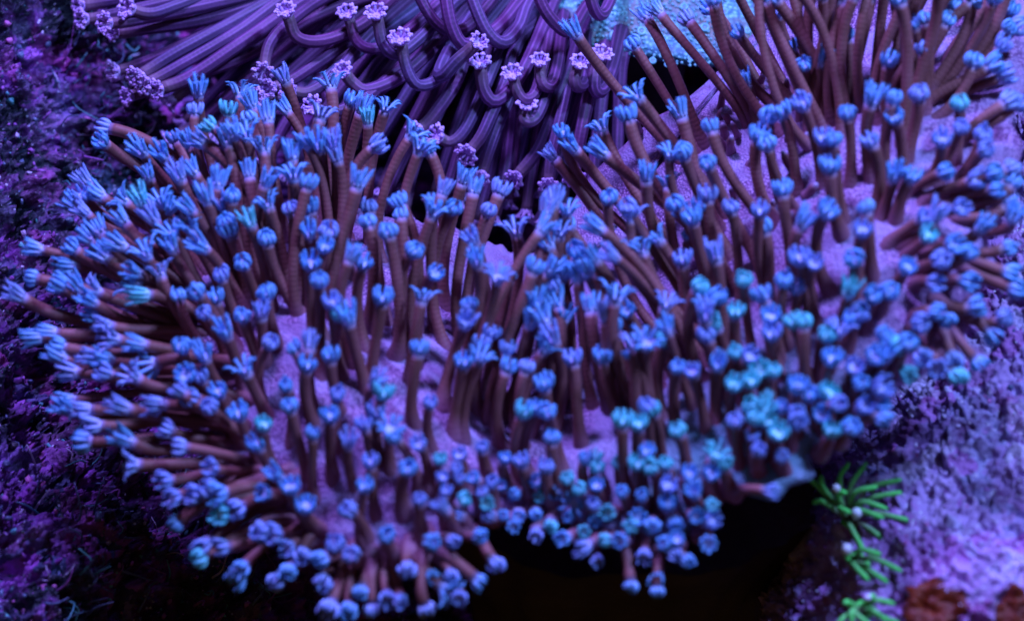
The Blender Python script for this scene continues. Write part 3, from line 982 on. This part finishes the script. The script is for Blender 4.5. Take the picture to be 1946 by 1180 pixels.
order = sorted(range(len(polyps)), key=lambda i: -polyps[i]['size'])
KEEP = set(order[:300])
rest = Builder()
rest_mats = [M_STALK] + list(M_CROWN.values())
for i, p in enumerate(polyps):
    p['fat'] = random.uniform(0.9, 1.15)
    nv = len(CROWNS[p['kind']])
    var = random.randrange(nv)
    spin = random.uniform(0, 6.28)
    if i in KEEP:
        b = Builder()
        end, d = polyp_tube(b, p, p['B'])
        po = link('polyp', b.mesh('polyp', [M_STALK]), root, Matrix.Translation(Vector((p['B'] - ROOT) * K)))
        M = orient(end, d, p['sc'] * 0.95, spin)
        link('tentacle_crown', CROWN_MESH[p['kind'], var, p['col']], po, to_matrix(M, p['B']))
    else:
        end, d = polyp_tube(rest, p, ROOT, 0)
        M = orient(end - ROOT, d, p['sc'] * 0.95, spin)
        rest.add_builder(CROWNS[p['kind']][var], M, 1 + list(M_CROWN).index(p['col']))
o = link('small_polyps', rest.mesh('small_polyps', rest_mats), root)
o['kind'] = 'stuff'
o['label'] = 'shorter crowded polyps between and around the larger ones'

# short withdrawn polyps on the bare skin near the upper edge
for k in range(34):
    x = random.uniform(1270, 1560); y = random.uniform(120, 420)
    x, y = clamp_to_cap(x, y, 0.97)
    d = float(CAPD(np.array([x]), np.array([y]))[0])
    B = at(x, y, d + 0.15)
    ax = -FWD * 0.55 + np.array([rng.normal(-0.2, 0.25), 0, 0.7 + rng.normal(0, 0.2)])
    L = random.uniform(0.3, 0.75)
    b = Builder()
    P = catmull(np.array([np.zeros(3), ax * L * 0.5, ax * L + rng.normal(0, 0.06, 3)]), 8)
    tube(b, P, random.uniform(0.55, 0.85) * np.array([0.24, 0.2, 0.17, 0.16, 0.165, 0.16, 0.12, 0.05]), 10)
    link('closed_polyp', b.mesh('closed_polyp', [M_STALK]), root, Matrix.Translation(Vector((B - ROOT) * K)))

# ------------------------------------------------------------------ long-stalked coral behind
root2 = empty('leather_coral', at(1050, 400, 15))
ROOT2 = np.array(root2.location) / K
root2['label'] = 'leather coral with long drooping violet polyps and lilac flower tips, behind the brown one'
root2['category'] = 'coral'

# its cap: a drooping dome whose lower edge shows at the top of the picture
CAP2 = TPS([(560, -260, 12.5), (800, -40, 10.5), (950, 40, 9.6), (1100, 80, 9.0), (1250, 90, 8.6), (1400, 100, 8.6), (1480, 60, 9.2), (1100, -150, 10.5), (1400, -150, 10.8),
            (800, -300, 13), (1150, -380, 14), (1550, -150, 11), (1500, -350, 14)], 0.01)
out2 = catmull(np.array([(560, -260), (640, -110), (780, -10), (900, 60), (1020, 85), (1150, 100), (1260, 118), (1360, 128), (1440, 105), (1500, 50), (1570, -80),
                         (1600, -250), (1450, -380), (1150, -420), (800, -400), (600, -340), (560, -260)]), 200)[:-1]
c2 = np.array([1100.0, -140.0])
V = []
for s, dep in [(t, 0.0) for t in np.linspace(0.04, 1, 30)] + [(1.0, 0.5), (0.96, 1.0), (0.85, 1.4), (0.5, 2.2)]:
    q = c2 + (out2 - c2) * s
    d = CAP2(q[:, 0], q[:, 1])
    e = max(0.0, (s - 0.9) / 0.1)
    P = at(q[:, 0], q[:, 1], d + dep + (0.4 * e * e))
    if dep == 0:
        nv = np.array([noise.fractal(Vector(p * 0.6), 0.8, 2.0, 3) for p in P])
        P = P - FWD * (0.15 * nv)[:, None]
    V.append(P)
n2 = len(out2); nr2 = len(V)
V = np.concatenate(V)
F = []
for i in range(nr2 - 1):
    for j in range(n2):
        k = (j + 1) % n2
        F.append((i * n2 + j, i * n2 + k, (i + 1) * n2 + k, (i + 1) * n2 + j))
F.append(tuple(range(n2)))
F.append(tuple((nr2 - 1) * n2 + j for j in range(n2)))
b = Builder(); b.add(V - ROOT2, F)
link('cap', b.mesh('cap', [M_CAP_BACK]), root2)
# its stem, in the dark behind the stalks
b = Builder()
st = at(1150, -60, 14)
tube(b, [st - ROOT2 + np.array([0, 0.3 * i, -2.2 * i]) for i in range(9)], [3.6, 3.4, 3.2, 3.1, 3.0, 3.0, 3.1, 3.4, 3.8], 32)
link('stem', b.mesh('stem', [M_STEM]), root2)

# granules and closed polyps on the bare right part of that cap
g = Builder()
placed = []
while len(placed) < 900:
    x = random.uniform(1100, 1480); y = random.uniform(-40, 125)
    dx, dy = x - c2[0], y - c2[1]
    if any((x - a) ** 2 + (y - c) ** 2 < 49 for a, c in placed[-400:]):
        continue
    inside = False
    j = len(out2) - 1
    for i in range(len(out2)):
        xi, yi = out2[i]; xj, yj = out2[j]
        if (yi > y) != (yj > y) and x < (xj - xi) * (y - yi) / (yj - yi) + xi:
            inside = not inside
        j = i
    placed.append((x, y))
    if not inside:
        continue
    d = float(CAP2(np.array([x]), np.array([y]))[0])
    VV, FF = ICO0
    g.add(VV * random.uniform(0.035, 0.06) + at(x, y, d - 0.02) - ROOT2, FF)
M_GRAN = simple_material('granule_teal', (0.10, 0.42, 0.46), (0.30, 0.75, 0.70), 150, 0.4, 0.6)
o = link('skin_granules', g.mesh('skin_granules', [M_GRAN]), root2)
o['kind'] = 'stuff'
ring = Builder()
for i in range(14):
    a = i / 14 * 2 * math.pi
    for j in range(8):
        c = j / 8 * 2 * math.pi
        ring_v = ((0.13 + 0.055 * math.cos(c)) * math.cos(a), (0.13 + 0.055 * math.cos(c)) * math.sin(a), 0.05 + 0.06 * math.sin(c))
        ring.v.append(np.array([ring_v])); ring.uv.append(np.zeros((1, 3))); ring.n += 1
for i in range(14):
    for j in range(8):
        ring.f.append([i * 8 + j, ((i + 1) % 14) * 8 + j, ((i + 1) % 14) * 8 + (j + 1) % 8, i * 8 + (j + 1) % 8]); ring.m.append(0)
ring.add(ICO1[0] * np.array([0.095, 0.095, 0.06]) + np.array([0, 0, 0.03]), ICO1[1], None, 1)
ring_mesh = ring.mesh('closed_polyp', [M_GRAN, M_CROWN['violet']])
for (x, y, s) in [(1172, 72, 1.5), (1219, 61, .9), (1280, 57, 1.0), (1166, 112, .7), (1240, 117, .7), (1268, 124, .6), (1376, 24, .8), (1339, 54, .9), (1313, 112, .7),
                  (1230, 20, .8), (1300, 15, .8), (1420, 60, .7), (1345, 95, .7), (1385, 85, .6)]:
    d = float(CAP2(np.array([x]), np.array([y]))[0])
    P = at(x, y, d)
    link('closed_polyp', ring_mesh, root2, to_matrix(orient(P - ROOT2, -FWD * 0.8 + np.array([0, 0, .5]), s, 0), np.zeros(3)))

# drooping polyps, foot to tip, in photograph pixels; offsets at foot, middle and tip
BACK = [
 ([(840,-80),(760,-20),(690,45),(615,78),(565,72),(547,30)], 1), ([(930,-80),(860,-20),(780,55),(720,92),(680,82),(663,34)], 1),
 ([(960,-60),(870,0),(800,72),(755,104),(728,84),(717,34)], 1), ([(990,-30),(900,80),(840,145),(795,163),(772,128),(763,82)], 1),
 ([(930,-40),(850,60),(770,140),(700,172),(672,160),(657,142)], 1), ([(930,-20),(870,70),(836,135),(845,142),(870,115),(905,86)], 1),
 ([(1060,-20),(1020,80),(985,150),(942,192),(920,172),(913,128)], 1), ([(1050,20),(1035,110),(1018,175),(998,190),(984,176),(975,148)], 1),
 ([(1070,30),(1062,110),(1050,160),(1036,164),(1028,150),(1026,124)], 1), ([(1110,60),(1112,120),(1108,160),(1096,164),(1092,150),(1099,127)], 1),
 ([(1180,60),(1160,140),(1142,174),(1130,168),(1131,140),(1141,112)], 1), ([(1060,60),(1045,150),(1024,215),(1008,232),(996,226),(999,206)], 1),
 ([(1000,-120),(950,-20),(885,54),(838,52),(800,0),(780,-70)], 1), ([(1080,-90),(1000,-10),(945,55),(885,86),(858,50),(845,-20),(840,-60)], 1),
 ([(1090,-60),(1010,0),(985,55),(955,82),(925,60),(898,0),(880,-60)], 1), ([(1150,-30),(1110,20),(1085,58),(1060,50),(1030,10),(1010,-60)], 1),
 ([(1020,10),(990,40),(975,20)],0) ,
 ([(1180,-60),(1160,0),(1145,28),(1130,20),(1112,-40)], 1),
 ([(1000,-10),(900,80),(865,160),(820,225),(797,246)], 1), ([(1010,20),(960,80),(920,170),(885,245),(858,270),(836,263)], 1),
 ([(1030,40),(985,80),(960,160),(935,215),(915,258),(893,288)], 1), ([(1110,40),(1090,110),(1060,190),(1025,280),(984,334)], 1),
 ([(1040,60),(985,150),(950,230),(928,290),(916,330)], 1), ([(1090,80),(1075,180),(1050,290),(1043,345)], 1), ([(1150,90),(1125,160),(1105,250),(1092,327)], 1),
 ([(500,-60),(330,-22),(230,0),(160,12)], 1), ([(560,-60),(450,-25),(330,2),(215,28),(167,38)], 1), ([(560,-40),(420,-18),(340,10),(290,26),(253,20)], 1),
 ([(620,-50),(480,-10),(350,20),(250,40),(211,46)], 1), ([(640,-40),(500,5),(380,40),(270,56),(226,64)], 1),
 ([(680,-60),(560,-20),(430,50),(330,104),(268,144)], 1), ([(700,-50),(570,-20),(450,62),(330,132),(282,158)], 1), ([(730,-40),(600,-10),(480,68),(370,142),(308,170)], 1),
 ([(740,-20),(600,30),(460,110),(320,160),(252,183)], 1), ([(620,-20),(480,20),(360,80),(270,120),(225,135)], 1),
 ([(720,-40),(620,-5),(548,45),(515,80),(505,110),(503,133)], 1), ([(800,-20),(700,70),(640,140),(590,175),(557,175)], 1), ([(780,-20),(660,80),(560,150),(520,168)], 1),
 ([(800,10),(690,90),(580,180),(500,187)], 1), ([(860,20),(780,110),(690,190),(625,215),(600,205)], 1),
 ([(1180,100),(1175,200),(1172,300),(1176,395)], 0), ([(1080,120),(1078,220),(1074,310),(1070,390)], 0), ([(1190,110),(1205,170),(1190,150)], 0),
 ([(990,60),(975,180),(960,320),(940,410)], 0), ([(1000,70),(960,210),(935,330),(910,420)], 0), ([(950,60),(900,200),(860,330),(830,420)], 0), ([(900,50),(830,180),(760,310),(720,400)], 0),
 ([(860,40),(780,170),(700,300),(660,390)], 0), ([(830,0),(720,120),(640,230),(590,330)], 0), ([(780,-10),(660,100),(560,210),(510,300)], 0), ([(740,-20),(620,80),(520,170),(450,260)], 0),
 ([(700,-30),(590,50),(470,150),(380,230),(330,260)], 0), ([(920,40),(850,180),(790,310),(770,400)], 0), ([(1060,100),(1030,220),(1010,330),(1000,400)], 0), ([(1120,110),(1085,230),(1050,330),(1030,410)], 0),
 ([(1150,110),(1140,210),(1130,310),(1120,390)], 0), ([(1010,80),(990,200),(975,300),(965,380)], 0), ([(880,60),(800,220),(740,340),(700,420)], 0), ([(960,50),(930,140),(890,260),(870,380)], 0),
 ([(640,-30),(540,40),(430,110),(330,190)], 0), ([(820,30),(740,130),(650,260),(600,340)], 0), ([(1040,90),(1000,260),(985,330)], 0),
]
BACK = [bk for bk in BACK if len(bk[0]) > 3]
# finer fill of the hanging curtain
for i in range(13):
    x0 = 640 + i * 40 + random.uniform(-12, 12)
    lean = np.interp(x0, [640, 900, 1160], [-300, -150, -20])
    y0 = np.interp(x0, [640, 900, 1160], [-30, 50, 100])
    y1 = np.interp(x0, [640, 900, 1160], [240, 380, 400]) + random.uniform(-50, 30)
    BACK.append(([(x0, y0), (x0 + lean * .33 + random.uniform(-12, 12), y0 + (y1 - y0) * .3), (x0 + lean * .7 + random.uniform(-12, 12), y0 + (y1 - y0) * .66), (x0 + lean, y1)], 2))
for k, (pts, fl) in enumerate(BACK):
    pts = np.array(pts, float)
    n = 26
    c = catmull(pts, n)
    foot = float(CAP2(pts[:1, 0], pts[:1, 1])[0]) + 0.1
    deep = {1: 0.0, 0: 1.6, 2: 2.2}[fl] + random.uniform(-0.5, 0.5)
    tipo = 5.6 + np.interp(pts[-1][0], [150, 600, 1000], [2.6, 1.0, 0.8]) + deep + (0.9 if pts[-1][1] > 220 else 0)
    s = np.linspace(0, 1, n)
    off = foot + (tipo - foot) * s ** 0.8 - 0.9 * np.sin(s * math.pi) * (1 if fl == 1 else 0)
    P = at(c[:, 0], c[:, 1], off)
    if fl == 1:            # hooked ones turn their flower to the viewer
        P[-1] += -FWD * 0.10; P[-2] += -FWD * 0.04
    R = 0.222 * random.uniform(0.9, 1.08) * (1 - 0.12 * s) * (1 + 0.3 * np.exp(-(s / 0.06) ** 2))
    b = Builder()
    tube(b, P - P[0], R, 16, 0, True, 0.03)
    po = link('polyp', b.mesh('polyp', [M_STALK_BACK]), root2, Matrix.Translation(Vector((P[0] - ROOT2) * K)))
    d = P[-1] - P[-2]
    d = d / np.linalg.norm(d) + (-FWD * 0.9 if fl == 1 else 0)
    M = orient(P[-1], d, random.uniform(1.0, 1.2), random.uniform(0, 6))
    link('tentacle_crown', FLOWER_MESH[k % 4], po, to_matrix(M, P[0]))

# ------------------------------------------------------------------ green star polyps on the right rock
def star_polyp(cx, cy, label, arms, mouth):
    P0, n0 = near_rock(cx, cy)
    r = empty('star_polyp', P0)
    r['label'] = label; r['category'] = 'polyp'; r['group'] = 'green star polyps on the rock'
    org = P0
    b = Builder()
    tube(b, [-n0 * 0.4, n0 * 0.1, n0 * 0.35], [0.22, 0.2, 0.24], 12)
    link('column', b.mesh('column', [M_GREEN]), r)
    lift = n0 * 0.32
    for (dx, dy, tz) in arms:
        w = px_cm()
        tip = RIGHT * dx * w - UP * dy * w - FWD * tz
        b = Builder()
        base = lift + 0.12 * tip / np.linalg.norm(tip)
        mid = lift + tip * 0.52 + n0 * 0.3 + rng.normal(0, 0.06, 3)
        P = catmull(np.array([base, mid, lift * 0.6 + tip]), 12)
        tube(b, P, np.interp(np.linspace(0, 1, 12), [0, .6, .9, 1], [0.09, 0.075, 0.075, 0.04]), 8)
        link('tentacle', b.mesh('tentacle', [M_GREEN]), r)
    for (dx, dy, s) in mouth:
        b = Builder()
        b.add(ICO1[0] * np.array([s, s, s * 1.15]) + RIGHT * dx * px_cm() - UP * dy * px_cm() + n0 * 0.45 - FWD * 0.7, ICO1[1])
        link('mouth', b.mesh('mouth', [M_MOUTH]), r)
    return r


star_polyp(1635, 1010, 'bright green star polyp with long arched tentacles and a white mouth',
           [(-85,-85,.5), (-62,-90,.6), (-80,-42,.9), (-8,-112,.4), (25,-112,.4), (85,-82,.6), (82,-60,.8), (105,-6,.7), (45,-15,1.1), (-15,-25,1.1), (55,-30,.9),
            (10,45,1.1), (70,40,.9), (-20,-60,.9), (38,-70,.8)], [(12, -10, 0.15), (-25, -55, 0.12)])
star_polyp(1640, 1075, 'half hidden green star polyp below the one with long arched tentacles',
           [(25,-22,1.0), (65,10,.8), (-30,-10,.8), (40,30,.8), (5,25,.9)], [(-22, -20, 0.15)])
star_polyp(1645, 1165, 'short green star polyp low on the rock by the rust patch',
           [(-40,-18,.7), (45,-20,.7), (10,-35,.7), (30,10,.8), (-30,15,.8), (-55,25,.5), (5,20,.9), (55,15,.6)], [(5, -25, 0.09)])

# ------------------------------------------------------------------ rust-coloured growths on the right rock
def growth(cx, cy, rx, ry, label, seed):
    P0, n0 = near_rock(cx, cy)
    b = Builder()
    rings, S = 10, 44
    V = []; F = []
    for i in range(rings):
        s = (i + 1) / rings
        for j in range(S):
            a = j / S * 2 * math.pi
            k = 1 + 0.45 * noise.fractal(Vector((math.cos(a) * 1.6 + seed, math.sin(a) * 1.6, seed)), 0.8, 2.0, 3)
            x = cx + rx * s * k * math.cos(a); y = cy + ry * s * k * math.sin(a)
            q, nq = near_rock(x, y)
            h = 0.10 * (1 - s ** 4) + 0.08 * noise.noise(Vector(q * 2.2)) - (0.25 if s > 0.95 else 0)
            sm = RIGHT_S(np.array([x]), np.array([y]))[0]
            flat = at(x, y, sm)
            V.append(q * 0.6 + flat * 0.4 + nq * 0 + n0 * (h + 0.12))
    q, nq = near_rock(cx, cy)
    V.append(q + n0 * 0.3)
    for i in range(rings - 1):
        for j in range(S):
            k = (j + 1) % S
            F.append((i * S + j, (i + 1) * S + j, (i + 1) * S + k, i * S + k))
    for j in range(S):
        F.append((rings * S, j, (j + 1) % S))
    b.add(np.array(V) - P0, F)
    o = link('encrusting_sponge', b.mesh('encrusting_sponge', [M_SPONGE]))
    o.location = Vector(P0 * K)
    o['label'] = label; o['category'] = 'sponge'; o['group'] = 'rust growths on the rock'
    return o


growth(1772, 1160, 70, 48, 'broad rust orange growth encrusting the lavender rock beside the low star polyp', 2.0)
growth(1930, 1165, 45, 45, 'smaller rust orange growth encrusting the rock, farther from the star polyps', 5.0)
